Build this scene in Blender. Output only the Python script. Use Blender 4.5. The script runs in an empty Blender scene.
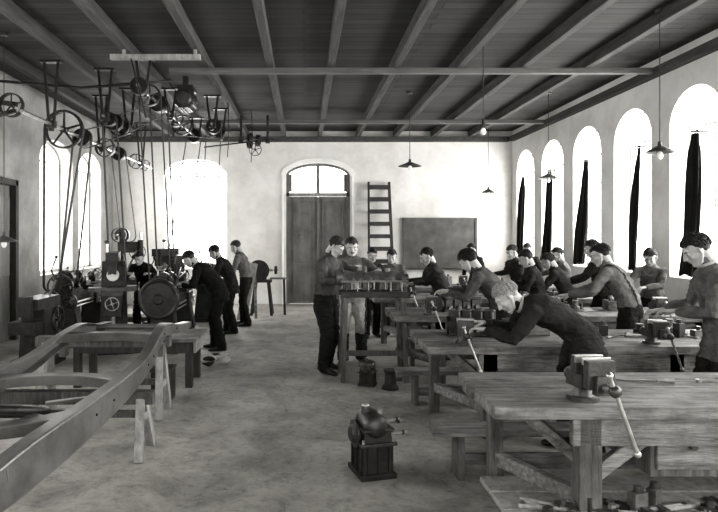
import bpy, bmesh, math, random
import numpy as np
from mathutils import Vector, Matrix, noise, Euler
random.seed(7)
V=Vector
scene=bpy.context.scene
# ------------------------------------------------------------------ materials
def new_mat(name):
    m=bpy.data.materials.new(name); m.use_nodes=True
    nt=m.node_tree; nt.nodes.clear()
    out=nt.nodes.new('ShaderNodeOutputMaterial'); bs=nt.nodes.new('ShaderNodeBsdfPrincipled')
    nt.links.new(bs.outputs[0],out.inputs[0])
    return m,nt,bs
def grey(v): return (v*1.0,v*0.99,v*0.965,1)
def mat(name,v,rough=.75,metal=0,nscale=6,con=.25,bump=.15,bscale=40,stretch=(1,1,1),spec=.3,grime=0,gscale=1.5):
    m,nt,bs=new_mat(name); N=nt.nodes.new; L=nt.links.new
    tc=N('ShaderNodeTexCoord'); mp=N('ShaderNodeMapping'); mp.inputs['Scale'].default_value=stretch
    L(tc.outputs['Object'],mp.inputs[0])
    n1=N('ShaderNodeTexNoise'); n1.inputs['Scale'].default_value=nscale; n1.inputs['Detail'].default_value=6; n1.inputs['Roughness'].default_value=.65
    L(mp.outputs[0],n1.inputs['Vector'])
    cr=N('ShaderNodeValToRGB'); cr.color_ramp.elements[0].position=.3; cr.color_ramp.elements[1].position=.7
    cr.color_ramp.elements[0].color=grey(max(0,v*(1-con))); cr.color_ramp.elements[1].color=grey(min(1,v*(1+con)))
    L(n1.outputs['Fac'],cr.inputs[0])
    col=cr.outputs[0]
    if grime:
        n3=N('ShaderNodeTexNoise'); n3.inputs['Scale'].default_value=gscale; n3.inputs['Detail'].default_value=7; n3.inputs['Roughness'].default_value=.7
        L(tc.outputs['Object'],n3.inputs['Vector'])
        c3=N('ShaderNodeValToRGB'); c3.color_ramp.elements[0].position=.36; c3.color_ramp.elements[0].color=grey(1-grime); c3.color_ramp.elements[1].position=.56; c3.color_ramp.elements[1].color=(1,1,1,1)
        L(n3.outputs['Fac'],c3.inputs[0]); mx=N('ShaderNodeMix'); mx.data_type='RGBA'; mx.blend_type='MULTIPLY'; mx.inputs[0].default_value=1
        L(col,mx.inputs[6]); L(c3.outputs[0],mx.inputs[7]); col=mx.outputs[2]
    L(col,bs.inputs['Base Color'])
    n2=N('ShaderNodeTexNoise'); n2.inputs['Scale'].default_value=bscale; n2.inputs['Detail'].default_value=4
    L(mp.outputs[0],n2.inputs['Vector'])
    bp=N('ShaderNodeBump'); bp.inputs['Strength'].default_value=bump; bp.inputs['Distance'].default_value=.02
    L(n2.outputs['Fac'],bp.inputs['Height']); L(bp.outputs[0],bs.inputs['Normal'])
    bs.inputs['Roughness'].default_value=rough; bs.inputs['Metallic'].default_value=metal
    try: bs.inputs['Specular IOR Level'].default_value=spec
    except: pass
    return m
M={}
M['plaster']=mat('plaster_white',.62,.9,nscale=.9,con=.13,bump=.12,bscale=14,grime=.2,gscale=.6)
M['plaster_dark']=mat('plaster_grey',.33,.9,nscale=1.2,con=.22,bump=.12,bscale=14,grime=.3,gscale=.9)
M['reveal']=mat('plaster_reveal',.72,.9,nscale=2,con=.08)
M['beam']=mat('beam_wood',.055,.8,nscale=3,con=.5,stretch=(6,.5,6),bump=.3)
M['beamx']=mat('cross_beam_wood',.11,.8,nscale=3,con=.35,stretch=(.5,6,6),bump=.3)
M['bench']=mat('bench_wood',.16,.6,nscale=4,con=.65,stretch=(.8,7,7),bump=.4,bscale=18,grime=.6,gscale=2.2)
M['benchleg']=mat('bench_leg_wood',.10,.7,nscale=4,con=.5,stretch=(7,7,.8),bump=.35,bscale=18,grime=.4,gscale=3)
M['lightwood']=mat('light_wood',.26,.7,nscale=4,con=.35,stretch=(5,5,1),bump=.3,grime=.3,gscale=3)
M['darkwood']=mat('dark_wood',.035,.7,nscale=4,con=.4,stretch=(5,5,1))
M['door']=mat('door_paint',.14,.6,nscale=3,con=.25,stretch=(3,3,.6),grime=.3)
M['door2']=mat('side_door_paint',.2,.6,nscale=3,con=.25,stretch=(3,3,.6))
M['frame']=mat('window_frame_paint',.6,.6)
M['iron']=mat('cast_iron',.02,.48,.3,nscale=9,con=.6,bump=.25,spec=.5)
M['iron2']=mat('worn_iron',.06,.4,.6,nscale=9,con=.55,bump=.2,spec=.5)
M['steel']=mat('bright_steel',.4,.3,.8,nscale=12,con=.3,bump=.05,spec=.5)
M['chassis']=mat('primed_steel',.12,.36,.3,nscale=2,con=.25,bump=.05,bscale=12,spec=.5,grime=.45,gscale=2.5)
M['alu']=mat('cast_aluminium',.12,.4,.5,nscale=14,con=.5,bump=.2,spec=.5)
M['belt']=mat('leather_belt',.03,.7)
M['black']=mat('black_cloth',.008,.9,bump=.3)
M['board']=mat('blackboard_slate',.085,.6,nscale=3,con=.25,grime=.2)
M['enamel']=mat('enamel_shade',.06,.4)
M['glassbulb']=mat('bulb_glass',.8,.15,con=.02)
M['skin']=mat('skin',.36,.5,nscale=12,con=.1,bump=.04)
M['hairdark']=mat('dark_hair',.008,.5,nscale=60,con=.5,bump=.3,bscale=120)
M['hairmid']=mat('brown_hair',.025,.5,nscale=60,con=.5,bump=.3,bscale=120)
M['hairlight']=mat('fair_hair',.22,.5,nscale=60,con=.3,bump=.3,bscale=120)
M['eyew']=mat('eye_white',.45,.3,con=.02,bump=0)
M['eyed']=mat('eye_iris',.012,.3,con=.02,bump=0)
M['lip']=mat('lips',.17,.5,con=.05,bump=0)
M['shoe']=mat('shoe_leather',.012,.5)
for k,v in dict(c_dark=.013,c_navy=.009,c_mid=.03,c_grey=.062,c_light=.115,c_white=.36,c_coat=.022).items():
    M[k]=mat('cloth_'+k[2:],v,.9,nscale=7,con=.35,bump=.6,bscale=26,spec=.15,grime=.35,gscale=6)
M['rag']=mat('rag_cloth',.35,.9,bump=.5,bscale=20)
def plank_mat(name,v,plank):
    m,nt,bs=new_mat(name); N=nt.nodes.new; L=nt.links.new
    tc=N('ShaderNodeTexCoord')
    br=N('ShaderNodeTexBrick'); br.inputs['Scale'].default_value=1
    br.inputs['Brick Width'].default_value=3.2; br.inputs['Row Height'].default_value=plank
    br.inputs['Mortar Size'].default_value=.008; br.inputs['Mortar'].default_value=grey(.002)
    br.inputs['Color1'].default_value=grey(v*.5); br.inputs['Color2'].default_value=grey(v*1.6)
    L(tc.outputs['Object'],br.inputs['Vector'])
    mp2=N('ShaderNodeMapping'); mp2.inputs['Scale'].default_value=(.7,9,9); L(tc.outputs['Object'],mp2.inputs[0])
    n=N('ShaderNodeTexNoise'); n.inputs['Scale'].default_value=3; n.inputs['Detail'].default_value=7
    L(mp2.outputs[0],n.inputs['Vector'])
    mx=N('ShaderNodeMix'); mx.data_type='RGBA'; mx.blend_type='OVERLAY'; mx.inputs[0].default_value=.8
    L(br.outputs['Color'],mx.inputs[6]); L(n.outputs['Fac'],mx.inputs[7]); L(mx.outputs[2],bs.inputs['Base Color'])
    bs.inputs['Roughness'].default_value=.85
    return m
M['ceilplank']=plank_mat('ceiling_planks',.02,.17)
def floor_mat():
    m,nt,bs=new_mat('concrete_floor'); N=nt.nodes.new; L=nt.links.new
    tc=N('ShaderNodeTexCoord')
    def noi(s,d=6,r=.6,dist=0):
        n=N('ShaderNodeTexNoise'); n.inputs['Scale'].default_value=s; n.inputs['Detail'].default_value=d; n.inputs['Roughness'].default_value=r; n.inputs['Distortion'].default_value=dist
        L(tc.outputs['Object'],n.inputs['Vector']); return n
    def ramp(n,a,ca,b,cb):
        c=N('ShaderNodeValToRGB'); c.color_ramp.elements[0].position=a; c.color_ramp.elements[0].color=grey(ca)
        c.color_ramp.elements[1].position=b; c.color_ramp.elements[1].color=grey(cb); L(n.outputs['Fac'],c.inputs[0]); return c
    def mul(x,y,f):
        q=N('ShaderNodeMix'); q.data_type='RGBA'; q.blend_type='MULTIPLY'; q.inputs[0].default_value=f; L(x,q.inputs[6]); L(y,q.inputs[7]); return q.outputs[2]
    a=ramp(noi(.55,8,.7),.35,.26,.65,.46)
    c=mul(a.outputs[0],ramp(noi(14,6,.8),.36,.5,.5,1.0).outputs[0],.6)
    c=mul(c,ramp(noi(1.7,7,.75,.6),.38,.6,.56,1.0).outputs[0],.85)
    c=mul(c,ramp(noi(4.5,6,.8,.4),.36,.5,.46,1.0).outputs[0],.6)
    L(c,bs.inputs['Base Color'])
    bp=N('ShaderNodeBump'); bp.inputs['Strength'].default_value=.25; bp.inputs['Distance'].default_value=.02
    L(noi(30).outputs['Fac'],bp.inputs['Height']); L(bp.outputs[0],bs.inputs['Normal'])
    bs.inputs['Roughness'].default_value=.7
    return m
M['floor']=floor_mat()

# ------------------------------------------------------------------ builder
def frame(d,up=None):
    d=V(d).normalized(); u=V(up) if up else V((0,0,1))
    if abs(d.dot(u))>.98: u=V((0,1,0))
    x=d.cross(u).normalized(); y=x.cross(d).normalized()
    return x,y,d
class B:
    def __init__(s,name): s.name=name; s.v=[]; s.f=[]; s.m=[]; s.sm=[]; s.slots=[]; s.T=Matrix()
    def add(s,vs,fs,m,smooth=False):
        if m not in s.slots: s.slots.append(m)
        k=s.slots.index(m); o=len(s.v)
        for p in vs: s.v.append(s.T@V(p))
        for f in fs: s.f.append([o+i for i in f]); s.m.append(k); s.sm.append(smooth)
    def box(s,c,sz,m,rot=None,taper=1.0):
        hx,hy,hz=sz[0]/2,sz[1]/2,sz[2]/2
        R=Euler([math.radians(a) for a in rot]).to_matrix() if rot else Matrix.Identity(3)
        vs=[]
        for z in (-hz,hz):
            t=taper if z>0 else 1
            for x,y in ((-hx,-hy),(hx,-hy),(hx,hy),(-hx,hy)): vs.append(V(c)+R@V((x*t,y*t,z)))
        s.add(vs,[(3,2,1,0),(4,5,6,7),(0,1,5,4),(1,2,6,5),(2,3,7,6),(3,0,4,7)],m)
    def bar(s,p0,p1,w,h,m,up=None):
        p0=V(p0);p1=V(p1); x,y,d=frame(p1-p0,up); vs=[]
        for p in (p0,p1):
            for a,b in ((-1,-1),(1,-1),(1,1),(-1,1)): vs.append(p+x*a*w/2+y*b*h/2)
        s.add(vs,[(3,2,1,0),(4,5,6,7),(0,1,5,4),(1,2,6,5),(2,3,7,6),(3,0,4,7)],m)
    def cyl(s,p0,p1,r0,r1=None,m='iron',seg=16,caps=True):
        if r1 is None: r1=r0
        p0=V(p0);p1=V(p1); x,y,d=frame(p1-p0)
        a=[];b=[]
        for i in range(seg):
            t=2*math.pi*i/seg; e=x*math.cos(t)+y*math.sin(t); a.append(p0+e*r0); b.append(p1+e*r1)
        s.add(a+b,[(i,(i+1)%seg,seg+(i+1)%seg,seg+i) for i in range(seg)],m,True)
        if caps:
            s.add(a,[list(range(seg))[::-1]],m); s.add(b,[list(range(seg))],m)
    def ell(s,c,r,m,rot=None,seg=16,rings=10,fn=None):
        R=Euler([math.radians(a) for a in rot]).to_matrix() if rot else Matrix.Identity(3)
        vs=[];fs=[]
        for j in range(rings+1):
            ph=math.pi*j/rings
            for i in range(seg):
                t=2*math.pi*i/seg
                p=V((r[0]*math.sin(ph)*math.cos(t),r[1]*math.sin(ph)*math.sin(t),r[2]*math.cos(ph)))
                p=V(c)+R@p
                if fn: p=fn(p)
                vs.append(p)
        for j in range(rings):
            for i in range(seg):
                fs.append((j*seg+i,(j+1)*seg+i,(j+1)*seg+(i+1)%seg,j*seg+(i+1)%seg))
        s.add(vs,fs,m,True)
    def lathe(s,c,axis,prof,m,seg=24,closed=False,smooth=False):
        c=V(c); x,y,d=frame(axis); vs=[];fs=[];n=len(prof)
        for r,t in prof:
            for i in range(seg):
                a=2*math.pi*i/seg; vs.append(c+d*t+(x*math.cos(a)+y*math.sin(a))*r)
        for j in range(n if closed else n-1):
            k=(j+1)%n
            for i in range(seg): fs.append((j*seg+i,j*seg+(i+1)%seg,k*seg+(i+1)%seg,k*seg+i))
        s.add(vs,fs,m,smooth)
    def torus(s,c,axis,R,r,m,seg=24,sg=8):
        s.lathe(c,axis,[(R+r*math.cos(2*math.pi*k/sg),r*math.sin(2*math.pi*k/sg)) for k in range(sg)],m,seg,True,True)
    def rings(s,rl,m,seg=16,smooth=True):
        vs=[];fs=[]
        for c,x,y,rx,ry in rl:
            for i in range(seg):
                a=2*math.pi*i/seg; vs.append(V(c)+V(x)*rx*math.cos(a)+V(y)*ry*math.sin(a))
        for j in range(len(rl)-1):
            for i in range(seg): fs.append((j*seg+i,j*seg+(i+1)%seg,(j+1)*seg+(i+1)%seg,(j+1)*seg+i))
        fs.append(list(range(seg))[::-1]); fs.append([ (len(rl)-1)*seg+i for i in range(seg)])
        s.add(vs,fs,m,smooth)
    def tube(s,pts,rad,m,seg=10,smooth=True):
        pts=[V(p) for p in pts]
        if not isinstance(rad,(list,tuple)): rad=[rad]*len(pts)
        rl=[];x=None
        for i,p in enumerate(pts):
            d=(pts[min(i+1,len(pts)-1)]-pts[max(i-1,0)]).normalized()
            if x is None: x,_,_=frame(d)
            x=(x-d*x.dot(d)).normalized(); y=d.cross(x)
            rl.append((p,x,y,rad[i],rad[i]))
        s.rings(rl,m,seg,smooth)
    def pulley(s,c,axis,r,w,m='iron',spokes=5,solid=False):
        t=max(.012,r*.08); d=V(axis).normalized(); x,y,_=frame(d)
        s.lathe(c,axis,[(r,-w/2),(r*1.02,0),(r,w/2),(r-t,w/2),(r-t,-w/2)],m,28,True)
        s.cyl(V(c)-d*w*.7,V(c)+d*w*.7,r*.18,m=m,seg=12)
        if solid: s.lathe(c,axis,[(0.001,-w*.15),(r-t,-w*.15),(r-t,w*.15),(.001,w*.15)],m,24)
        else:
            for k in range(spokes):
                a=2*math.pi*k/spokes+.3; e=x*math.cos(a)+y*math.sin(a)
                s.cyl(V(c)+e*r*.1,V(c)+e*(r-t*.5),r*.07,r*.05,m,6)
    def merge(s,e):
        for k2,sl in enumerate(e.slots):
            idx=[i for i,mi in enumerate(e.m) if mi==k2]; used=sorted({j for i in idx for j in e.f[i]}); mp={u:n for n,u in enumerate(used)}
            s.add([e.v[u] for u in used],[[mp[j] for j in e.f[i]] for i in idx],sl,True)
    def build(s,bevel=0,origin=True):
        me=bpy.data.meshes.new(s.name)
        if not s.v: return None
        A=np.array([tuple(p) for p in s.v])
        o=V((0,0,0))
        if origin:
            o=V(((A[:,0].min()+A[:,0].max())/2,(A[:,1].min()+A[:,1].max())/2,A[:,2].min()))
        me.from_pydata([tuple(V(p)-o) for p in s.v],[],s.f)
        for k in s.slots: me.materials.append(M[k])
        me.polygons.foreach_set('material_index',s.m); me.polygons.foreach_set('use_smooth',s.sm)
        me.update()
        ob=bpy.data.objects.new(s.name,me); ob.location=o; scene.collection.objects.link(ob)
        if bevel:
            b=ob.modifiers.new('bevel','BEVEL'); b.width=bevel; b.segments=2; b.limit_method='ANGLE'; b.angle_limit=math.radians(50)
        return ob

# ------------------------------------------------------------------ room
XL,XR,YB,YF,CH=-4.84,5.27,15.2,-2.0,4.38
TH=.42
def wall(name,axis,c,sgn,u0,u1,h,ops,m):
    b=B(name)
    def P(u,w,z): return (c+sgn*w,u,z) if axis=='x' else (u,c+sgn*w,z)
    def prism(q,mm):
        vs=[P(u,0,z) for u,z in q]+[P(u,TH,z) for u,z in q]; n=len(q)
        b.add(vs,[list(range(n)),list(range(n,2*n))[::-1]]+[(i,(i+1)%n,n+(i+1)%n,n+i) for i in range(n)],mm)
    cur=u0
    for (a,e,sill,spring,rise) in sorted(ops):
        if a>cur: prism([(cur,0),(a,0),(a,h),(cur,h)],m)
        if sill>0: prism([(a,0),(e,0),(e,sill),(a,sill)],m)
        n=14; mid=(a+e)/2; hw=(e-a)/2
        zz=lambda u: spring+rise*math.sqrt(max(0,1-((u-mid)/hw)**2))
        us=[mid-hw*math.cos(math.pi*i/n) for i in range(n+1)]
        for i in range(n): prism([(us[i],zz(us[i])),(us[i+1],zz(us[i+1])),(us[i+1],h),(us[i],h)],m)
        cur=e
    if cur<u1: prism([(cur,0),(u1,0),(u1,h),(cur,h)],m)
    return b.build(origin=False)
rwin=[(14.3-1.55*i) for i in range(11)]
rops=[(c-.55,c+.55,1.15,3.27,.5) for c in rwin if c-.55>YF+.2]
lops=[(8.75,10.1,0,2.55,.15),(11.0,12.55,1.0,3.2,.4),(12.9,14.3,1.0,3.2,.4)]
lops+=[(c-.6,c+.6,1.15,3.2,.45) for c in (7.4,5.2,3.0,.8)]
bops=[(-3.55,-1.95,.9,3.25,.42),(-.46,1.17,0,3.25,.32)]
fops=[(-3.4,-2.0,1.1,3.2,.4),(-.7,.7,1.1,3.2,.4),(2.2,3.6,1.1,3.2,.4)]
wall('wall_right','x',XR,1,YF-TH,YB+TH,CH,rops,'plaster')
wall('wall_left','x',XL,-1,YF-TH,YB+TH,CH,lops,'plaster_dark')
wall('wall_back','y',YB,1,XL,XR,CH,bops,'plaster')
wall('wall_front','y',YF,-1,XL,XR,CH,fops,'plaster')
b=B('floor'); b.box(((XL+XR)/2,(YB+YF)/2,-.1),(XR-XL+2*TH,YB-YF+2*TH,.2),'floor'); b.build(origin=False)
b=B('ceiling'); b.box(((XL+XR)/2,(YB+YF)/2,CH+.05),(XR-XL+2*TH,YB-YF+2*TH,.1),'ceilplank'); b.build(origin=False)
JH=.16
for i,x in enumerate([-4.25,-3.33,-2.4,-1.45,-.5,.4,1.36,2.3,3.25,4.2]):
    b=B('ceiling_joist'); b.box((x,(YB+YF)/2,CH-JH/2),(.105,YB-YF,JH),'beam'); b.build(bevel=.008)
b=B('ceiling_cross_beam'); b.box((1.6,8.9,CH-JH-.04),(7.2,.1,.08),'beamx'); b.build(bevel=.006)
b=B('ceiling_cross_beam'); b.box((1.2,12.9,CH-JH-.04),(8.1,.1,.08),'beamx'); b.build(bevel=.006)
b=B('ceiling_cross_beam'); b.box((.2,YB-.09,CH-JH-.06),(XR-XL-.2,.16,.12),'beam'); b.build(bevel=.006)
b=B('trim_right'); b.box((XR-.06,(YB+YF)/2,CH-JH-.06),(.12,YB-YF-.3,.12),'beam'); b.build()

wn=[0]
def window(axis,c,sgn,op,dist=.3):
    wn[0]+=1
    a,e,sill,spring,rise=op; b=B('window_%d'%wn[0]); mid=(a+e)/2; hw=(e-a)/2
    def P(u,z): return (c+sgn*dist,u,z) if axis=='x' else (u,c+sgn*dist,z)
    zt=lambda u: spring+rise*math.sqrt(max(0,1-((u-mid)/hw)**2))
    f=.045
    b.bar(P(a+.03,sill),P(a+.03,spring+.05),f,f,'frame'); b.bar(P(e-.03,sill),P(e-.03,spring+.05),f,f,'frame')
    b.bar(P(a,sill+.03),P(e,sill+.03),f,f,'frame')
    n=12; us=[mid-(hw-.02)*math.cos(math.pi*i/n) for i in range(n+1)]
    for i in range(n): b.bar(P(us[i],zt(us[i])-.02),P(us[i+1],zt(us[i+1])-.02),f,f,'frame')
    b.bar(P(mid,sill),P(mid,spring+rise-.02),.03,.03,'frame')
    b.bar(P(a,spring),P(e,spring),.035,.035,'frame')
    for i in range(1,4):
        z=sill+(spring-sill)*i/4; b.bar(P(a,z),P(e,z),.015,.015,'frame')
    b.build()
def winlight(axis,c,sgn,op,power):
    a,e,sill,spring,rise=op
    ld=bpy.data.lights.new('window_daylight','AREA'); ld.shape='RECTANGLE'
    ld.size=(e-a)+.5; ld.size_y=(spring+rise-sill)+.5; ld.energy=power; ld.color=(1,.99,.97)
    ob=bpy.data.objects.new('window_daylight',ld); scene.collection.objects.link(ob)
    mid=(a+e)/2; z=(sill+spring+rise)/2
    off=c+sgn*(TH+.12)
    ob.location=(off,mid,z) if axis=='x' else (mid,off,z)
    d=V((-sgn,0,0)) if axis=='x' else V((0,-sgn,0))
    ob.rotation_euler=d.to_track_quat('-Z','Y').to_euler()
for o in rops: window('x',XR,1,o); winlight('x',XR,1,o,255)
for o in lops[1:]: window('x',XL,-1,o); winlight('x',XL,-1,o,110 if o[0]>10 else 65)
window('y',YB,1,bops[0]); winlight('y',YB,1,bops[0],180)
for o in fops: window('y',YF,-1,o); winlight('y',YF,-1,o,80)

b=B('door_1'); x0,x1=-.46,1.17; yd=YB+.12
b.box(((x0+x1)/2,yd,2.78),(x1-x0-.01,.1,.09),'lightwood')
b.box((x0+.045,yd,1.65),(.08,.1,3.3),'door'); b.box((x1-.045,yd,1.65),(.08,.1,3.3),'door')
mid=(x0+x1)/2
for sx in (-1,1):
    cx=mid+sx*.37
    b.box((cx,yd+.02,1.37),(.72,.05,2.72),'door')
    for z0,z1 in ((.15,.85),(1.0,1.75),(1.9,2.62)):
        for zz in (z0,z1): b.box((cx,yd-.015,zz),(.5,.03,.03),'door')
        for xx in (cx-.25,cx+.25): b.box((xx,yd-.015,(z0+z1)/2),(.03,.03,z1-z0),'door')
        b.box((cx,yd-.008,(z0+z1)/2),(.36,.02,z1-z0-.16),'door')
b.box((mid,yd-.02,1.37),(.05,.05,2.7),'door')
b.cyl((mid+.08,yd-.08,1.15),(mid+.18,yd-.08,1.15),.012,m='steel'); b.cyl((mid+.08,yd,1.15),(mid+.08,yd-.08,1.15),.014,m='steel')
b.bar((mid,yd,2.8),(mid,yd,3.55),.08,.06,'door')
for sx in (-1,1):
    b.bar((mid+sx*.7,yd,2.85),(mid+sx*.7,yd,3.3),.08,.05,'door')
n=12; us=[mid-(.8)*math.cos(math.pi*i/n) for i in range(n+1)]; zt=lambda u:3.22+.32*math.sqrt(max(0,1-((u-mid)/.815)**2))
for i in range(n): b.bar((us[i],yd,zt(us[i])),(us[i+1],yd,zt(us[i+1])),.06,.12,'door',up=(0,1,0))
b.build()
winlight('y',YB,1,(-.4,1.1,2.85,3.4,.1),25)
b=B('trim_1')
pts=[(x0-.07,0)]+[(mid-(.885)*math.cos(math.pi*i/14),3.25+.38*math.sin(math.pi*i/14)) for i in range(15)]+[(x1+.07,0)]
for i in range(len(pts)-1): b.bar((pts[i][0],YB-.01,pts[i][1]),(pts[i+1][0],YB-.01,pts[i+1][1]),.05,.12,'reveal')
b.build()
b=B('door_2'); xd=XL-.1
b.box((xd,9.42,1.3),(.06,1.25,2.6),'door2')
for y in (8.8,10.05): b.box((XL-.03,y,1.33),(.14,.1,2.66),'darkwood')
b.box((XL-.03,9.42,2.62),(.14,1.35,.1),'darkwood')
for yy in (9.12,9.74):
    for z in (.6,1.35,2.1): b.box((xd+.04,yy,z),(.03,.45,.55),'door2')
b.cyl((xd+.03,8.98,1.1),(xd+.12,8.98,1.1),.015,m='steel')
b.build(bevel=.006)
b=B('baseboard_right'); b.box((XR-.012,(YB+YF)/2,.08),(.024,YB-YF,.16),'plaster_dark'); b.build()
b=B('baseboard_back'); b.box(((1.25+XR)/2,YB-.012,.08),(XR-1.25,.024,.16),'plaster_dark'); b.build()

b=B('blackboard'); b.box((3.43,YB-.04,1.54),(1.8,.04,1.23),'board')
for z in (.92,2.16): b.box((3.43,YB-.05,z),(1.88,.06,.05),'board')
for x in (2.52,4.34): b.box((x,YB-.05,1.54),(.05,.06,1.25),'board')
b.box((3.43,YB-.1,.9),(1.6,.1,.03),'darkwood'); b.build()
b=B('step_ladder')
for sx in (1.62,2.13): b.bar((sx-(.05 if sx<2 else -.05),14.42,0.02),(sx,15.06,3.07),.05,.12,'darkwood',up=(0,0,1))
for i in range(10):
    t=(i+.6)/10; y=14.42+.64*t; z=3.07*t; w=.51+.1*(1-t)
    b.box((1.875,y,z),(w,.2,.1),'darkwood')
b.build()

for k,c in enumerate(rwin[:7]):
    b=B('gathered_curtain'); n=16
    wsc=1.0 if k not in (3,) else .6
    yc=c-.28-(.2 if k==3 else 0)
    seg=32; vs=[];fs=[]
    for j in range(n+1):
        t=j/n; z=3.08-1.85*t; r=(.045+.04*math.sin(min(1,t*1.25)*math.pi/2))*wsc*(1+.12*math.sin(t*6+k*1.7)); cx=XR-.15-.05*t; cy=yc+.12*t+.03*math.sin(t*4+k*2)
        if t<.08: r*=.75
        for i in range(seg):
            a=2*math.pi*i/seg; rr=r*(1+.32*math.sin(a*6+1.3*k+t*2.2))
            vs.append((cx+rr*.8*math.cos(a),cy+rr*1.25*math.sin(a),z+.03*math.sin(a*3+k)*(t>.95)))
    for j in range(n):
        for i in range(seg): fs.append((j*seg+i,j*seg+(i+1)%seg,(j+1)*seg+(i+1)%seg,(j+1)*seg+i))
    fs.append(list(range(seg))); fs.append([n*seg+i for i in range(seg)][::-1])
    b.add(vs,fs,'black',True)
    b.cyl((XR-.005,yc,3.1),(XR-.22,yc,3.1),.012,m='iron')
    b.torus((XR-.15,yc,3.09),(1,0,0),.03,.008,'iron',12,6)
    b.build()

def pendant(x,y,z,shade=True,r=.17):
    b=B('pendant_lamp'); b.cyl((x,y,z+.1),(x,y,CH),.006,m='iron',seg=6)
    b.cyl((x,y,CH-.04),(x,y,CH),.05,m='enamel')
    b.cyl((x,y,z+.02),(x,y,z+.12),.028,.02,'iron')
    if shade:
        b.lathe((x,y,z),(0,0,1),[(.03,.07),(.06,.055),(r,0),(r+.01,-.012),(r-.01,-.008),(.055,.045),(.02,.05)],'enamel',24,False,True)
    b.ell((x,y,z-.04),(.035,.035,.05),'glassbulb'); b.build()
pendant(1.94,11,3.02,r=.2); pendant(4.15,7,2.72,r=.16); pendant(4.48,11,2.8); pendant(2.39,8,3.17,False); pendant(4.3,14,2.75,r=.15)
pendant(-3.9,7.8,1.67,r=.17)

# ------------------------------------------------------------------ benches
def vise(x,y,z,rz,s=1,m='iron2'):
    b=B('bench_vise'); b.T=Matrix.Translation((x,y,z))@Matrix.Rotation(math.radians(rz),4,'Z')@Matrix.Scale(s,4)
    b.cyl((0,.05,0),(0,.05,.025),.085,m=m,seg=20); b.cyl((0,.05,.025),(0,.05,.07),.06,.045,m)
    b.box((0,.06,.115),(.1,.16,.09),m)
    b.box((0,.02,.2),(.15,.05,.1),m); b.box((0,.075,.18),(.09,.08,.06),m,taper=.7); b.box((0,-.006,.235),(.16,.014,.04),'steel')
    b.box((0,-.05,.115),(.07,.2,.065),m)
    b.box((0,-.1,.17),(.15,.05,.15),m); b.box((0,-.074,.235),(.16,.014,.04),'steel')
    b.box((0,-.135,.12),(.1,.05,.1),m,taper=.8)
    b.cyl((0,-.15,.115),(0,-.23,.115),.022,m='steel'); b.ell((0,-.235,.115),(.032,.032,.032),m)
    b.cyl((-.03,-.235,.19),(.12,-.235,-.2),.011,m='steel'); b.ell((-.03,-.235,.195),(.019,.019,.019),'steel'); b.ell((.12,-.235,-.205),(.019,.019,.019),'steel')
    b.ell((0,.15,.12),(.05,.05,.045),m)
    b.build(bevel=.004)
def workbench(x0,x1,y0,y1,h=.8,drawer=False,shelf=False):
    b=B('workbench'); n=4; w=(y1-y0)/n
    for i in range(n):
        b.box(((x0+x1)/2+(.015*math.sin(i*2.7)),y0+w*(i+.5),h-.035),(x1-x0,w-.006,.07),'bench')
    b.box(((x0+x1)/2+.2,y0+.07,h-.15),(x1-x0-.5,.05,.16),'bench'); b.box(((x0+x1)/2+.1,y1-.08,h-.15),(x1-x0-.35,.05,.16),'bench')
    nl=[x0+.55,(x0+x1)/2+.2,x1-.3]; fl=[x0+.24,(x0+x1)/2+.1,x1-.3]
    for x in nl: b.box((x,y0+.1,(h-.07)/2),(.13,.11,h-.07),'benchleg')
    for x in fl: b.box((x,y1-.1,(h-.07)/2),(.09,.09,h-.07),'benchleg')
    for a,c in zip(nl,fl): b.bar((a,y0+.1,.25),(c,y1-.1,.25),.06,.09,'bench')
    b.bar((fl[0],y1-.1,.22),(fl[2],y1-.1,.22),.05,.09,'bench')
    b.bar((nl[0],y0+.12,.45),(nl[0]-.32,y0+.3,h-.08),.05,.07,'bench')
    b.bar((nl[0]+.05,y0+.1,.4),(nl[0]+.45,y0+.1,h-.1),.05,.08,'bench')
    if drawer:
        b.box((x0+1.35,y0+.42,.55),(.85,.6,.36),'benchleg')
        for k in range(2):
            b.box((x0+1.14+.43*k,y0+.11,.55),(.38,.03,.26),'bench'); b.cyl((x0+1.14+.43*k,y0+.1,.56),(x0+1.14+.43*k,y0+.06,.56),.02,m='iron2')
    if shelf:
        for i in range(3): b.box(((x0+x1)/2+.05,y0-.05+.24*i,.19),(x1-x0-.05,.225,.035),'lightwood')
        for x in (x0+.3,(x0+x1)/2,x1-.3): b.box((x,y0+.2,.085),(.09,.7,.17),'benchleg')
    return b.build(bevel=.006)
def form(x0,x1,y,h=.4,w=.24):
    b=B('low_bench'); b.box(((x0+x1)/2,y,h-.02),(x1-x0,w,.045),'bench')
    for x in (x0+.2,x1-.2):
        b.box((x,y,(h-.04)/2),(.05,w-.04,h-.04),'benchleg')
    b.bar((x0+.2,y,h*.35),(x1-.2,y,h*.35),.04,.08,'bench'); b.build(bevel=.004)
benches=[(3.3,4.16),(5.1,6.05),(7.0,7.9),(8.95,9.8),(10.85,11.7)]
for i,(a,c) in enumerate(benches):
    workbench(1.05,4.95,a,c,.8,drawer=(i==0),shelf=(i==0))
form(.92,3.9,4.36,.36,.22); form(.95,4.2,6.22,.36,.2); form(1.25,4.2,8.06,.36,.18)
vise(1.62,3.42,.8,6,1.05); vise(1.4,5.22,.8,-10,.9); vise(3.05,5.22,.8,5,.85)
vise(1.5,7.12,.8,0,.9); vise(2.9,7.12,.8,-10,.85); vise(4.2,7.12,.8,0,.85); vise(1.6,9.07,.8,0,.85); vise(3.1,9.07,.8,0,.85); vise(2.9,10.97,.8,0,.85); vise(2.35,5.22,.8,0,.85)
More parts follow.
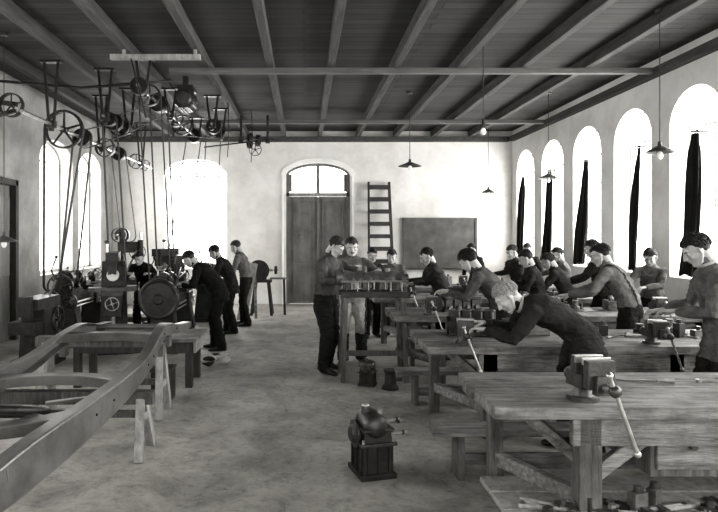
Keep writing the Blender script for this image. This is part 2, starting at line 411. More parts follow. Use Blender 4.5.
def handtools(x0,x1,y0,y1,z,n,seed,name='hand_tools',big=1,kinds='ffhwbbrr'):
    R=random.Random(seed); b=B(name)
    for k in range(n):
        x=R.uniform(x0,x1); y=R.uniform(y0,y1); a=R.uniform(0,math.pi); d=V((math.cos(a),math.sin(a)*.4,0)); p=V((x,y,z))
        t=R.choice(kinds)
        if t=='f':
            b.bar(p+V((0,0,.012)),p+d*.26+V((0,0,.012)),.024,.008,'iron2'); b.cyl(p+V((0,0,.016)),p-d*.11+V((0,0,.016)),.01,.015,'lightwood',8)
        elif t=='h':
            b.cyl(p+V((0,0,.02)),p+d*.3+V((0,0,.02)),.012,.014,'lightwood',8)
            q=d.cross(V((0,0,1))); b.bar(p+q*.055+V((0,0,.022)),p-q*.055+V((0,0,.022)),.035,.035,'iron2')
        elif t=='w':
            b.bar(p+V((0,0,.01)),p+d*.2+V((0,0,.01)),.02,.012,'steel'); b.cyl(p,p+V((0,0,.016)),.024,m='steel',seg=6); b.cyl(p+d*.2,p+d*.2+V((0,0,.016)),.02,m='steel',seg=6)
        elif t=='b':
            h=R.uniform(.04,.12)*big; b.box(p+V((0,0,h/2)),(R.uniform(.05,.14)*big,R.uniform(.05,.1),h),R.choice(['iron','iron2','alu']),rot=(0,0,math.degrees(a)))
            b.cyl(p+V((0,0,h)),p+V((0,0,h+.035)),.02,m='iron2')
        else:
            h=R.uniform(.04,.12)*big; b.lathe(p,(0,0,1),[(.001,0),(.055,0),(.055,h*.4),(.035,h*.5),(.035,h),(.001,h)],R.choice(['iron','alu']),16)
    b.build()
handtools(2.05,3.6,3.7,4.0,.8,6,11,kinds='ffhw')
handtools(2.5,4.6,5.5,5.9,.8,26,2,big=1.2); handtools(2.4,3.6,7.4,7.75,.8,22,3,big=1.4); handtools(1.3,4.7,9.3,9.65,.8,30,4,big=1.4); handtools(1.3,4.7,11.2,11.55,.8,22,5,big=1.4)
handtools(1.3,2.6,3.3,3.42,.208,30,6,'scrap_iron',kinds='fffwbh')
def crate(x,y,z,sx,sy,sz,rz=0):
    b=B('wooden_crate'); b.T=Matrix.Translation((x,y,z))@Matrix.Rotation(math.radians(rz),4,'Z')
    b.box((0,0,.01),(sx,sy,.02),'bench')
    for sg in (-1,1):
        b.box((0,sg*(sy/2-.01),sz/2),(sx,.02,sz),'bench'); b.box((sg*(sx/2-.01),0,sz/2),(.02,sy-.04,sz),'bench')
    for k in range(5): b.cyl((-.3*sx+.14*sx*k,.05*math.sin(k*3),.02),(-.3*sx+.16*sx*k,.07*math.cos(k*5),sz+.05),.014,m='iron2')
    b.build(bevel=.003)
crate(2.12,5.75,.8,.36,.26,.14,8); crate(4.0,7.6,.8,.34,.25,.12,-10)
def engine(x,y,z,L=.6,W=.24,H=.22,rz=0,m='alu'):
    b=B('engine_block'); b.T=Matrix.Translation((x,y,z))@Matrix.Rotation(math.radians(rz),4,'Z')
    b.box((0,0,H*.35),(L,W*.8,H*.5),m); b.box((0,0,H*.08),(L*1.04,W*1.1,H*.1),m); b.box((0,0,H*.66),(L*.98,W,H*.08),m)
    for k in range(4):
        cx=-L*.36+L*.24*k
        b.cyl((cx,0,H*.66),(cx,0,H*.98),W*.3,m=m,seg=18); b.torus((cx,0,H*.98),(0,0,1),W*.27,.008,'iron2',18,6)
        for sg in (-1,1):
            b.cyl((cx+.03,sg*W*.42,H*.7),(cx+.03,sg*W*.42,H*.95),.007,m='steel',seg=6); b.cyl((cx,sg*W*.4,H*.2),(cx,sg*W*.56,H*.22),W*.1,m=m,seg=12)
            b.box((cx-.06,sg*W*.43,H*.36),(.012,.03,H*.45),m)
    b.cyl((L*.5,0,H*.35),(L*.6,0,H*.35),.05,m='iron2'); b.cyl((-L*.5,0,H*.35),(-L*.56,0,H*.35),H*.38,m=m,seg=20)
    b.build(bevel=.004)
engine(1.95,7.55,.8,.5,.24,.26,15,m='iron2'); engine(1.6,5.72,.8,.42,.22,.24,-10,m='iron')
SZ=.07
b=B('crankcase'); b.T=Matrix.Translation((.84,7.36,1.0+SZ))@Matrix.Rotation(math.radians(4),4,'Z')
n=18; vs=[];fs=[]
for i in range(n+1):
    t=i/n; x=-.38+.76*t
    rr=.115+.012*math.sin(t*math.pi*8)
    for k in range(9):
        a=math.pi*k/8; vs.append((x,rr*1.05*math.cos(a),.13+rr*.95*math.sin(a)))
for i in range(n):
    for k in range(8): fs.append((i*9+k,(i+1)*9+k,(i+1)*9+k+1,i*9+k+1))
fs.append(list(range(9))); fs.append([n*9+k for k in range(9)][::-1]); b.add(vs,fs,'alu',True)
b.box((0,0,.12),(.82,.29,.025),'alu')
for k in range(11):
    for sg in (-1,1):
        x=-.34+.068*k; b.cyl((x,sg*.115,.12),(x,sg*.115,.0+.02*(k%2)),.008,m='steel' if k%3 else 'iron2',seg=6); b.cyl((x,sg*.128,.133),(x,sg*.128,.15),.012,m='iron2',seg=6)
for x in (-.3,-.1,.1,.3): b.box((x,0,.07),(.05,.2,.1),'iron2'); b.torus((x,0,.08),(1,0,0),.05,.014,'steel',16,6); b.cyl((x,-.1,.17),(x,-.135,.17),.04,m='iron',seg=14)
b.cyl((-.38,0,.16),(-.45,0,.16),.11,.09,'alu',22); b.cyl((.38,0,.15),(.44,0,.15),.05,m='iron2'); b.cyl((-.1,0,.22),(-.1,0,.3),.03,m='iron2'); b.cyl((.18,0,.22),(.18,0,.27),.04,m='alu')
b.build(bevel=.003)
b=B('engine_stand')
for yy in (7.2,7.52): b.box((.84,yy,.965+SZ),(.8,.07,.07),'iron')
for x in (.5,1.18):
    b.box((x,7.36,.9+SZ),(.07,.5,.06),'benchleg')
    for yy in (7.15,7.57): b.bar((x,yy,.88+SZ),(x+(-.04 if x<.8 else .04),yy+(-.04 if yy<7.3 else .04),0),.055,.055,'benchleg')
    b.bar((x,7.15,.3),(x,7.57,.3),.05,.06,'benchleg')
b.bar((.5,7.36,.3),(1.18,7.36,.3),.05,.06,'benchleg')
b.build(bevel=.005)

def gearbox(x,y,rz,s=1):
    b=B('gearbox'); b.T=Matrix.Translation((x,y,0))@Matrix.Rotation(math.radians(rz),4,'Z')@Matrix.Scale(s,4)
    b.box((0,0,.02),(.27,.3,.04),'iron'); b.box((0,0,.14),(.23,.26,.22),'iron',taper=.96); b.box((0,0,.25),(.27,.31,.025),'iron2')
    for sx in (-1,0,1):
        b.box((sx*.08,-.135,.14),(.015,.02,.2),'iron')
    for sy in (-1,0,1): b.box((.12,sy*.09,.14),(.02,.015,.2),'iron'); b.box((-.12,sy*.09,.14),(.02,.015,.2),'iron')
    b.box((-.0,0,.3),(.22,.26,.09),'iron',taper=.9); b.box((0,0,.35),(.24,.28,.018),'iron2')
    b.lathe((-.01,0,.37),(0,1,0),[(.001,-.15),(.05,-.145),(.085,-.12),(.095,-.04),(.095,.06),(.075,.12),(.05,.14),(.001,.14)],'iron2',28,False,True)
    b.cyl((-.05,.0,.44),(-.05,.0,.5),.035,.03,'iron2'); b.cyl((.04,-.05,.44),(.04,-.05,.48),.02,m='steel'); b.ell((-.05,0,.5),(.03,.03,.015),'steel')
    b.lathe((-.12,0,.3),(-1,0,0),[(.001,0),(.1,0),(.1,.02),(.07,.03),(.05,.05),(.001,.05)],'iron',24)
    for yy,zz,ll in ((-.08,.3,.16),(-.02,.38,.13),(.06,.34,.19),(.02,.28,.1)):
        b.cyl((.06,yy,zz),(.08+ll,yy-.01,zz+.01),.011,m='steel',seg=8); b.cyl((.07+ll*.8,yy-.01,zz+.008),(.085+ll*.8,yy-.01,zz+.008),.018,m='iron2',seg=6)
    for sx in (-1,1):
        for sy in (-1,0,1): b.cyl((sx*.115,sy*.13,.26),(sx*.115,sy*.13,.29),.012,m='steel',seg=6)
    b.build(bevel=.004)
gearbox(.5,4.42,15,1.0); gearbox(.74,7.0,70,.64)
b=B('gearbox_housing'); b.T=Matrix.Translation((.98,6.82,0))@Matrix.Scale(.6,4)
b.lathe((0,0,0),(0,0,1),[(.001,0),(.16,0),(.16,.04),(.11,.1),(.1,.3),(.13,.34),(.13,.37),(.001,.37)],'iron',24)
b.cyl((.08,-.05,.2),(.22,-.08,.2),.03,m='iron2'); b.build()

# ------------------------------------------------------------------ motor-car chassis frame
def channel(b,pts,side,fl=.095,m='chassis',t=.008):
    n=len(pts); pr=[]
    for i,(x,y,z,h) in enumerate(pts):
        a=V(pts[max(0,i-1)][:3]); c=V(pts[min(n-1,i+1)][:3]); d=(c-a).normalized()
        nrm=V((d.y,-d.x,0)).normalized()*side*(1 if d.y>0 else -1)
        o=V((x,y,z)); tp=o; bt=o-V((0,0,h)); inn=-nrm; r=.012; up=V((0,0,1))
        pr.append([tp+inn*fl,tp+inn*r,tp+inn*r*.3-up*r*.3,tp-up*r,bt+up*r,bt+inn*r*.3+up*r*.3,bt+inn*r,bt+inn*fl, bt+inn*fl+up*t, bt+inn*t+up*t, tp+inn*t-up*t, tp+inn*fl-up*t])
    K=12; vs=[p for r in pr for p in r]; fs=[]
    for j in range(n-1):
        for k in range(K): fs.append((j*K+k,j*K+(k+1)%K,(j+1)*K+(k+1)%K,(j+1)*K+k))
    fs.append(list(range(K))[::-1]); fs.append([(n-1)*K+k for k in range(K)])
    b.add(vs,fs,m)
def interp(keys,n=40):
    out=[];K=len(keys)
    for i in range(n+1):
        t=i/n*(K-1); k=min(int(t),K-2); f=t-k
        p0=keys[max(k-1,0)];p1=keys[k];p2=keys[k+1];p3=keys[min(k+2,K-1)]
        out.append(tuple(.5*((2*p1[q])+(-p0[q]+p2[q])*f+(2*p0[q]-5*p1[q]+4*p2[q]-p3[q])*f*f+(-p0[q]+3*p1[q]-3*p2[q]+p3[q])*f**3) for q in range(len(p1))))
    return out
b=B('car_chassis_frame')
R1=[(-1.58,2.2,.55,.07),(-1.46,2.6,.62,.18),(-1.38,3.1,.69,.24),(-1.34,3.8,.69,.22),(-1.32,4.6,.69,.175),(-1.31,5.1,.73,.14),(-1.31,5.5,.84,.12),(-1.32,5.85,.89,.11),(-1.28,6.2,.83,.09),(-1.24,6.6,.80,.07)]
R2=[(-2.85,2.2,.55,.07),(-2.78,2.6,.62,.18),(-2.68,3.1,.69,.24),(-2.58,3.8,.69,.22),(-2.48,4.6,.69,.175),(-2.38,5.1,.73,.14),(-2.28,5.5,.84,.12),(-2.22,5.85,.89,.11),(-2.2,6.2,.83,.09),(-2.2,6.6,.80,.07)]
channel(b,interp(R1,70),1); channel(b,interp(R2,70),-1)
def cross(y,xa,xb,z,bow,w=.12,zb=0):
    n=24; vs=[];fs=[]
    for i in range(n+1):
        t=i/n; x=xa+(xb-xa)*t; s=math.sin(math.pi*t); yy=y+bow*s; zz=z+zb*s; ww=w*(1+.9*(1-s)**2)
        for dy,dz in ((-ww/2,0),(ww/2,0),(ww/2,-.01),(ww/2-.012,-.08),(-ww/2+.012,-.08),(-ww/2,-.01)): vs.append((x,yy+dy,zz+dz))
    for j in range(n):
        for k in range(6): fs.append((j*6+k,j*6+(k+1)%6,(j+1)*6+(k+1)%6,(j+1)*6+k))
    fs.append(list(range(6))); fs.append([n*6+k for k in range(6)])
    b.add(vs,fs,'chassis')
cross(5.6,-2.28,-1.33,.83,.1,.1); cross(4.5,-2.5,-1.34,.67,.3,.12,-.03); cross(3.75,-2.58,-1.36,.66,-.18,.14,-.04); cross(2.95,-2.7,-1.41,.64,.15,.11,-.05)
b.cyl((-2.25,6.35,.78),(-1.28,6.35,.78),.03,m='chassis')
b.torus((-1.95,3.9,.6),(0,.35,1),.26,.03,'iron',36,8)
for a in (30,150,210,330):
    c=V((-1.95,3.9,.62)); e=V((math.cos(math.radians(a)),math.sin(math.radians(a)),0)); b.bar(c+e*.25,c+e*.52,.05,.02,'chassis')
for q in (6,9,24,27,38,41,50,60): 
    x,y,z,h=interp(R1,70)[q]; b.cyl((x-.01,y,z-h*.45),(x+.008,y,z-h*.45),.009,m='iron',seg=8)
for x in (-1.33,-2.24): b.box((x,5.6,.68),(.05,.1,.12),'chassis'); b.cyl((x-.05,6.55,.76),(x+.05,6.55,.76),.025,m='iron2')
b.build(bevel=.003)
def trestle(y,xa,xb,h):
    b=B('trestle'); b.box(((xa+xb)/2,y,h-.05),(xb-xa,.1,.1),'benchleg')
    for x,s in ((xa+.1,-1),(xb-.1,1)):
        for sy in (-1,1): b.bar((x,y+sy*.03,h-.06),(x+s*.03,y+sy*.2,0),.07,.05,'lightwood')
        b.bar((x+s*.02,y-.11,.3),(x+s*.02,y+.11,.3),.03,.06,'lightwood')
    b.bar((xa+.12,y,.32),(xb-.12,y,.32),.03,.06,'benchleg'); b.build(bevel=.004)
trestle(4.8,-2.75,-1.2,.505); trestle(5.85,-2.6,-1.3,.765)
b=B('low_table'); 
for i in range(4): b.box((-1.95,6.9+.19*i,.55),(1.45,.185,.04),'bench')
for x in (-2.6,-1.32):
    for y in (6.9,7.4): b.box((x,y,.265),(.08,.08,.53),'darkwood')
b.box((-1.95,6.86,.46),(1.3,.03,.12),'darkwood'); b.box((-1.25,7.16,.46),(.03,.6,.12),'lightwood')
b.build(bevel=.004)
b=B('battery_box'); b.box((-1.5,6.4,.16),(.2,.28,.32),'iron'); b.box((-1.5,6.4,.33),(.22,.3,.03),'iron2')
for k in range(3): b.cyl((-1.5,6.31+.09*k,.34),(-1.5,6.31+.09*k,.37),.025,m='iron2')
b.build(bevel=.005)
b=B('rag_pile')
R=random.Random(3)
for k in range(9):
    q=V((-1.2+R.uniform(-.16,.16),8.0+R.uniform(-.12,.12),.05+R.uniform(0,.08)))
    b.ell(q,(R.uniform(.06,.13),R.uniform(.06,.1),.04),'rag' if k%3 else 'c_mid',rot=(R.uniform(-20,20),R.uniform(-20,20),R.uniform(0,180)),fn=lambda p:p+noise.noise_vector(p*9)*.03)
b.build()

# ------------------------------------------------------------------ machines
def metal_lathe(x,y,rz=0,L=1.8,disc=True,m='iron'):
    b=B('metal_lathe'); b.T=Matrix.Translation((x,y,0))@Matrix.Rotation(math.radians(rz),4,'Z')
    for yy in (-L/2+.25,L/2-.25):
        b.box((0,yy,.04),(.5,.36,.08),m); b.box((0,yy,.38),(.42,.3,.62),m,taper=.72)
        b.box((.19,yy,.35),(.02,.18,.35),m,rot=(0,-10,0))
    b.box((0,0,.72),(.3,L,.14),m)
    for sx in (-.11,.11): b.box((sx,.05,.81),(.05,L-.1,.05),'iron2')
    h=-L/2+.28
    b.box((0,h,.86),(.32,.46,.1),m)
    for yy in (h-.2,h+.2): b.box((0,yy,1.0),(.26,.07,.3),m,taper=.6)
    for k,r in enumerate((.15,.12,.09)): b.cyl((0,h-.15+.1*k,1.05),(0,h-.06+.1*k,1.05),r,m='iron2',seg=22)
    b.cyl((0,h+.2,1.05),(0,h+.3,1.05),.05,m='steel'); b.cyl((0,h+.3,1.05),(0,h+.38,1.05),.13,m='iron2',seg=22)
    for k in range(3):
        a=k*2.1; b.box((.07*math.cos(a),h+.4,1.05+.07*math.sin(a)),(.04,.05,.04),'steel')
    if disc:
        b.lathe((0,-L/2-.04,.82),(0,-1,0),[(.001,0),(.3,0),(.3,.05),(.27,.07),(.24,.055),(.08,.06),(.06,.09),(.001,.09)],m,32)
    else:
        b.pulley((0,-L/2-.02,.95),(0,1,0),.2,.04,'iron2',6); b.pulley((.14,-L/2-.02,.72),(0,1,0),.12,.04,'iron2',5)
    b.box((0,.15,.87),(.42,.3,.07),m); b.box((.23,.15,.72),(.05,.3,.22),m)
    b.pulley((.29,.08,.7),(1,0,0),.08,.02,'steel',4); b.box((0,.15,.94),(.14,.22,.08),'iron2'); b.box((0,.15,1.02),(.08,.08,.09),'steel')
    b.cyl((.05,.15,1.04),(.2,.1,1.16),.012,m='steel'); b.ell((.2,.1,1.16),(.022,)*3,m)
    b.cyl((.12,.15,.94),(.32,.15,.94),.014,m='steel'); b.pulley((.32,.15,.94),(1,0,0),.06,.02,'steel',3)
    t=L/2-.25
    b.box((0,t,.88),(.26,.24,.1),m); b.cyl((0,t-.14,1.05),(0,t+.14,1.05),.06,m=m); b.box((0,t,.98),(.12,.18,.12),m); b.cyl((0,t-.14,1.05),(0,t-.24,1.05),.025,.004,'steel'); b.pulley((0,t+.17,1.05),(0,1,0),.1,.025,'iron2',4)
    b.cyl((.2,-L/2+.1,.7),(.2,L/2-.1,.7),.016,m='steel'); b.cyl((.2,-L/2+.1,.64),(.2,L/2-.1,.64),.012,m='steel')
    for k in range(3): b.cyl((-.05+.05*k,h-.2+.2*k*.9,1.14),(-.05+.05*k,h-.2+.2*k*.9,1.22),.012,m='steel',seg=8); b.ell((-.05+.05*k,h-.2+.18*k,1.23),(.02,)*3,'steel')
    b.tube([(-.12,h-.1,.95),(-.2,h-.15,1.2),(-.1,h-.2,1.4)],[.014,.012,.01],'iron2',8); b.ell((-.1,h-.2,1.41),(.025,)*3,'iron')
    b.tube([(.12,h+.1,.95),(.2,h+.05,1.12),(.24,h+.05,1.26)],[.014,.012,.01],'steel',8)
    b.build(bevel=.006)
def drill_press(x,y,rz=0,h=2.0):
    b=B('pillar_drill'); b.T=Matrix.Translation((x,y,0))@Matrix.Rotation(math.radians(rz),4,'Z')
    b.box((0,-.1,.05),(.5,.75,.1),'iron'); b.cyl((0,.15,.1),(0,.15,h),.07,.06,'iron',18); b.cyl((0,.15,.1),(0,.15,.3),.12,.08,'iron')
    b.box((0,-.02,.8),(.12,.3,.14),'iron'); b.cyl((0,-.25,.84),(0,-.25,.89),.2,m='iron2',seg=24)
    b.box((0,0,h-.25),(.16,.4,.22),'iron'); b.cyl((0,-.25,h-.55),(0,-.25,h+.05),.035,m='steel'); b.cyl((0,-.25,h-.42),(0,-.25,h-.1),.06,m='iron')
    b.cyl((0,-.25,h-.62),(0,-.25,h-.54),.03,m='iron2'); b.cyl((0,-.25,h-.78),(0,-.25,h-.62),.01,m='steel',seg=6)
    b.pulley((.13,-.15,h-.35),(1,0,0),.17,.02,'iron2',5); b.cyl((-.3,.15,h),(.3,.15,h),.02,m='steel')
    for k,r in enumerate((.15,.11,.07)): b.cyl((.05+.06*k,.15,h),(.105+.06*k,.15,h),r,m='iron2',seg=20)
    b.pulley((-.15,.15,h),(1,0,0),.15,.06,'iron',5)
    b.build(bevel=.005)
def milling(x,y,rz=0):
    b=B('milling_machine'); b.T=Matrix.Translation((x,y,0))@Matrix.Rotation(math.radians(rz),4,'Z')
    b.box((0,0,.06),(.6,.9,.12),'iron'); b.box((0,.2,.72),(.42,.45,1.25),'iron',taper=.8); b.box((0,-.05,1.42),(.18,.9,.14),'iron')
    b.box((0,-.4,1.28),(.12,.08,.22),'iron'); b.cyl((0,-.45,1.15),(0,.1,1.15),.03,m='steel'); b.cyl((0,-.25,1.15),(0,-.2,1.15),.09,m='steel',seg=20)
    b.box((0,-.2,.7),(.26,.4,.3),'iron'); b.box((0,-.22,.88),(.3,.36,.06),'iron2'); b.box((0,-.22,.94),(.7,.24,.06),'iron2')
    b.pulley((.38,-.22,.93),(1,0,0),.1,.02,'steel',4); b.pulley((0,-.46,.74),(0,1,0),.1,.02,'steel',4); b.cyl((0,-.2,.12),(0,-.2,.6),.035,m='steel')
    for k,r in enumerate((.17,.13,.1)): b.cyl((0,.44+.08*k,1.1),(0,.51+.08*k,1.1),r,m='iron2',seg=22)
    b.cyl((.2,-.1,1.2),(.3,-.25,1.42),.014,m='steel'); b.ell((.3,-.25,1.42),(.03,)*3,'iron')
    b.pulley((.14,-.1,1.36),(1,0,0),.09,.02,'iron2',4); b.cyl((-.1,.1,1.49),(-.1,.1,1.62),.02,m='steel'); b.ell((-.1,.1,1.64),(.04,.04,.03),'iron2')
    b.build(bevel=.006)
metal_lathe(-2.1,9.65); metal_lathe(-3.75,10.1,0,1.7,False)
milling(-2.92,9.2,15); milling(-2.65,11.6,-10); drill_press(-3.6,12.3,90,1.75); metal_lathe(-2.0,12.8,0,1.7,False)
b=B('shaping_machine'); b.T=Matrix.Translation((-3.6,8.15,0))
b.box((0,0,.05),(.5,.6,.1),'iron'); b.box((0,0,.42),(.36,.42,.7),'iron',taper=.85); b.box((0,0,.84),(.3,.7,.14),'iron2'); b.box((0,-.4,.82),(.16,.1,.26),'iron')
b.pulley((.22,.1,.6),(1,0,0),.18,.04,'iron2',5); b.box((0,-.38,.55),(.34,.26,.16),'iron'); b.cyl((.05,.2,.9),(.2,.1,1.15),.015,m='steel'); b.ell((.2,.1,1.16),(.03,)*3,'iron')
b.pulley((0,.38,.84),(0,1,0),.12,.03,'iron2',4); b.build(bevel=.006)
b=B('pedestal_grinder'); b.T=Matrix.Translation((-.92,13.2,0))
for sx in (-1,1):
    for sy in (-1,1): b.bar((sx*.14,sy*.1,.72),(sx*.22,sy*.2,0),.06,.06,'darkwood')
b.box((0,0,.74),(.42,.34,.05),'darkwood'); b.cyl((-.2,0,.98),(.24,0,.98),.03,m='steel'); b.box((0,0,.86),(.2,.16,.22),'iron',taper=.7)
b.lathe((-.06,-.18,.98),(0,-1,0),[(.001,0),(.23,0),(.23,.06),(.001,.06)],'iron',28); b.pulley((.3,0,.98),(1,0,0),.09,.06,'iron2',4)
b.cyl((-.06,.1,.98),(-.06,-.18,.98),.025,m='steel'); b.box((.35,-.05,.8),(.35,.2,.03),'bench'); b.bar((.48,-.05,.8),(.5,-.05,0),.05,.05,'darkwood')
b.build(bevel=.004)
b=B('leaning_plank'); b.bar((-1.28,12.25,0.01),(-1.08,12.75,1.15),.2,.03,'lightwood',up=(0,1,0)); b.bar((-1.0,12.5,.01),(-1.05,12.82,1.15),.05,.06,'bench'); b.build()

# ------------------------------------------------------------------ overhead shafting
CB=CH-JH
def hanger(b,x,y,z):
    b.bar((x-.1,y,CB-.02),(x-.03,y,z-.06),.035,.025,'iron'); b.bar((x+.1,y,CB-.02),(x+.03,y,z-.06),.035,.025,'iron')
    b.box((x,y,z),(.12,.09,.1),'iron'); b.box((x,y,CB-.015),(.3,.1,.03),'iron'); b.bar((x-.03,y,z-.08),(x+.03,y,z-.08),.05,.04,'iron')
b=B('line_shaft')
b.cyl((-3.58,7.6,3.32),(-3.58,14.2,3.32),.025,m='steel')
for y in (8.5,10.6,13.2): hanger(b,-3.58,y,3.32)
for y,r,w,so in ((8.95,.28,.08,0),(9.7,.14,.14,1),(10.8,.17,.12,0),(11.6,.13,.16,1),(12.8,.16,.1,0),(13.5,.12,.1,0)): b.pulley((-3.58,y,3.32),(0,1,0),r,w,solid=so)
b.build()
b=B('line_shaft')
b.cyl((-2.25,8.1,3.78),(-2.25,12.75,3.78),.022,m='steel')
for y in (8.4,10.1,12.6): hanger(b,-2.25,y,3.78)
for y,r,w,so in ((8.2,.12,.1,1),(8.75,.15,.08,0),(9.3,.13,.16,1),(10.5,.14,.1,0),(11.1,.18,.1,0),(12.3,.14,.14,1)): b.pulley((-2.25,y,3.78),(0,1,0),r,w,solid=so)
b.build()
b=B('countershaft')
b.cyl((-2.95,8.8,3.5),(-2.95,10.2,3.5),.02,m='steel')
for y in (8.9,10.1): hanger(b,-2.95,y,3.5)
for y,r,w,so in ((9.1,.1,.12,1),(9.35,.13,.1,1),(9.6,.16,.06,0),(9.85,.11,.12,1)): b.pulley((-2.95,y,3.5),(0,1,0),r,w,solid=so)
b.build()
b=B('countershaft')
b.cyl((-1.62,10.5,3.7),(-1.62,11.8,3.7),.02,m='steel')
for y in (10.6,11.7): hanger(b,-1.62,y,3.7)
for y,r,w,so in ((10.8,.13,.1,1),(11.1,.16,.07,0),(11.4,.11,.12,1)): b.pulley((-1.62,y,3.7),(0,1,0),r,w,solid=so)
b.build()
b=B('countershaft')
b.cyl((-1.35,12.4,3.7),(-.7,12.4,3.72),.02,m='steel')
for x in (-1.3,-.75): b.bar((x,12.4,CB),(x,12.4,3.65),.05,.05,'iron'); b.box((x,12.4,3.7),(.09,.12,.1),'iron')
b.pulley((-1.12,12.4,3.7),(1,.35,0),.16,.07); b.pulley((-.95,12.4,3.7),(1,.35,0),.12,.07); b.pulley((-1.0,12.3,3.5),(0,1,0),.13,.05)
b.cyl((-2.05,12.3,3.55),(-.6,12.3,3.72),.014,m='iron')
b.build()
b=B('wall_pulley_bracket')
b.cyl((-3.88,7.9,3.47),(-3.88,8.1,3.47),.02,m='steel'); b.pulley((-3.88,7.95,3.47),(0,1,0),.16,.08)
b.bar((XL,8.05,3.62),(-3.85,8.05,3.5),.05,.06,'iron'); b.bar((XL,8.05,3.15),(-3.87,8.05,3.42),.05,.05,'iron'); b.box((XL+.02,8.05,3.4),(.04,.14,.6),'iron')
b.build()
b=B('belt_shifter_rail'); b.box((-1.98,8.0,4.12),(1.2,.06,.07),'lightwood'); b.bar((-2.4,8.0,4.15),(-2.4,8.0,CB),.04,.04,'lightwood'); b.bar((-1.45,8.0,4.15),(-1.45,8.0,CB),.04,.04,'lightwood')
b.cyl((-2.3,7.98,4.1),(-2.1,7.98,3.3),.012,m='iron'); b.build()
b=B('ceiling_pipe'); b.tube([(-4.8,8.4,3.95),(-3.2,8.6,3.86),(-1.9,8.6,3.96)],.02,'iron',8); b.build()
b=B('electric_motor'); b.T=Matrix.Translation((-1.85,9.4,3.85))
b.cyl((0,-.2,0),(0,.2,0),.15,m='iron',seg=24); b.cyl((0,-.24,0),(0,-.2,0),.1,.13,'iron2',24); b.cyl((0,.2,0),(0,.3,0),.02,m='steel'); b.box((0,0,.18),(.28,.36,.06),'iron')
for k in range(12):
    a=k*math.pi/6; b.box((.155*math.cos(a),0,.155*math.sin(a)),(.02,.34,.02),'iron')
b.box((0,0,.29),(.08,.1,.18),'iron'); b.build()
def belt(p0,r0,p1,r1,w=.07):
    b=B('drive_belt'); p0=V(p0);p1=V(p1); d=(p1-p0).normalized(); n=V((d.z,0,-d.x)).normalized()
    for sg in (-1,1): b.add([p0+n*sg*r0+V((0,-w/2,0)),p0+n*sg*r0+V((0,w/2,0)),p1+n*sg*r1+V((0,w/2,0)),p1+n*sg*r1+V((0,-w/2,0)),
        p0+n*sg*(r0+.008)+V((0,-w/2,0)),p0+n*sg*(r0+.008)+V((0,w/2,0)),p1+n*sg*(r1+.008)+V((0,w/2,0)),p1+n*sg*(r1+.008)+V((0,-w/2,0))],[(0,1,2,3),(7,6,5,4),(0,4,5,1),(2,6,7,3),(0,3,7,4),(1,5,6,2)],'belt')
    for c,r,sgn in ((p0,r0,-1),(p1,r1,1)):
        vs=[];k=12
        for i in range(k+1):
            a=math.pi*i/k; e=n*math.cos(a)+d*sgn*math.sin(a)
            for rr in (r,r+.008):
                for yy in (-w/2,w/2): vs.append(c+e*rr+V((0,yy,0)))
        fs=[]
        for i in range(k):
            o=i*4; q=o+4
            fs+= [(o,o+1,q+1,q),(o+2,q+2,q+3,o+3),(o,q,q+2,o+2),(o+1,o+3,q+3,q+1)]
        b.add(vs,fs,'belt')
    b.build()
belt((-3.58,8.95,3.32),.287,(-3.8,9.0,1.0),.1); belt((-2.25,9.3,3.78),.133,(-2.1,9.15,1.05),.125)
belt((-3.58,9.7,3.32),.145,(-3.75,9.55,1.05),.13); belt((-3.58,9.82,3.32),.145,(-2.95,9.82,3.5),.112,.06)
belt((-2.95,9.1,3.5),.103,(-3.0,9.68,1.1),.13); belt((-2.95,9.6,3.5),.165,(-2.25,9.6,3.78),.1,.05)
belt((-2.25,11.1,3.78),.185,(-1.62,11.1,3.7),.165,.05)
belt((-1.62,10.8,3.7),.133,(-1.95,12.0,1.05),.12,.06); belt((-2.25,12.3,3.78),.143,(-2.6,12.1,1.1),.17); belt((-3.58,11.6,3.32),.133,(-3.6,12.3,1.75),.15); belt((-2.25,8.75,3.78),.155,(-2.1,8.79,.95),.15,.06)
b=B('electric_cable'); 
for x,y0 in ((-1.05,12.0),(-1.42,11.2)): b.tube([(x,y0,CB),(x+.02,y0,3.6),(x-.01,y0,3.2)],.008,'iron',6)
b.build()

# ------------------------------------------------------------------ people
def remesh(b,size,smooth=3):
    me=bpy.data.meshes.new('t'); me.from_pydata([tuple(p) for p in b.v],[],b.f); me.update()
    ob=bpy.data.objects.new('t',me); scene.collection.objects.link(ob)
    r=ob.modifiers.new('r','REMESH'); r.mode='VOXEL'; r.voxel_size=size
    s=ob.modifiers.new('s','SMOOTH'); s.iterations=smooth; s.factor=.5
    dg=bpy.context.evaluated_depsgraph_get(); e=ob.evaluated_get(dg); m2=e.to_mesh()
    n=len(m2.vertices); co=np.zeros(n*3,dtype=np.float32); m2.vertices.foreach_get('co',co); co=co.reshape(-1,3).astype(float)
    fs=[list(p.vertices) for p in m2.polygons]
    e.to_mesh_clear(); bpy.data.objects.remove(ob); bpy.data.meshes.remove(me)
    return co,fs
h=B('h')
h.ell((0,-.018,.03),(.073,.094,.084),'skin'); h.ell((0,.022,-.025),(.058,.062,.078),'skin'); h.ell((0,.062,-.09),(.024,.022,.019),'skin')
h.ell((0,.03,-.066),(.05,.045,.038),'skin'); h.ell((0,.066,.03),(.05,.018,.018),'skin')
h.tube([(0,.078,.02),(0,.094,-.004),(0,.106,-.024),(0,.086,-.034)],[.008,.009,.0125,.01],'skin',8)
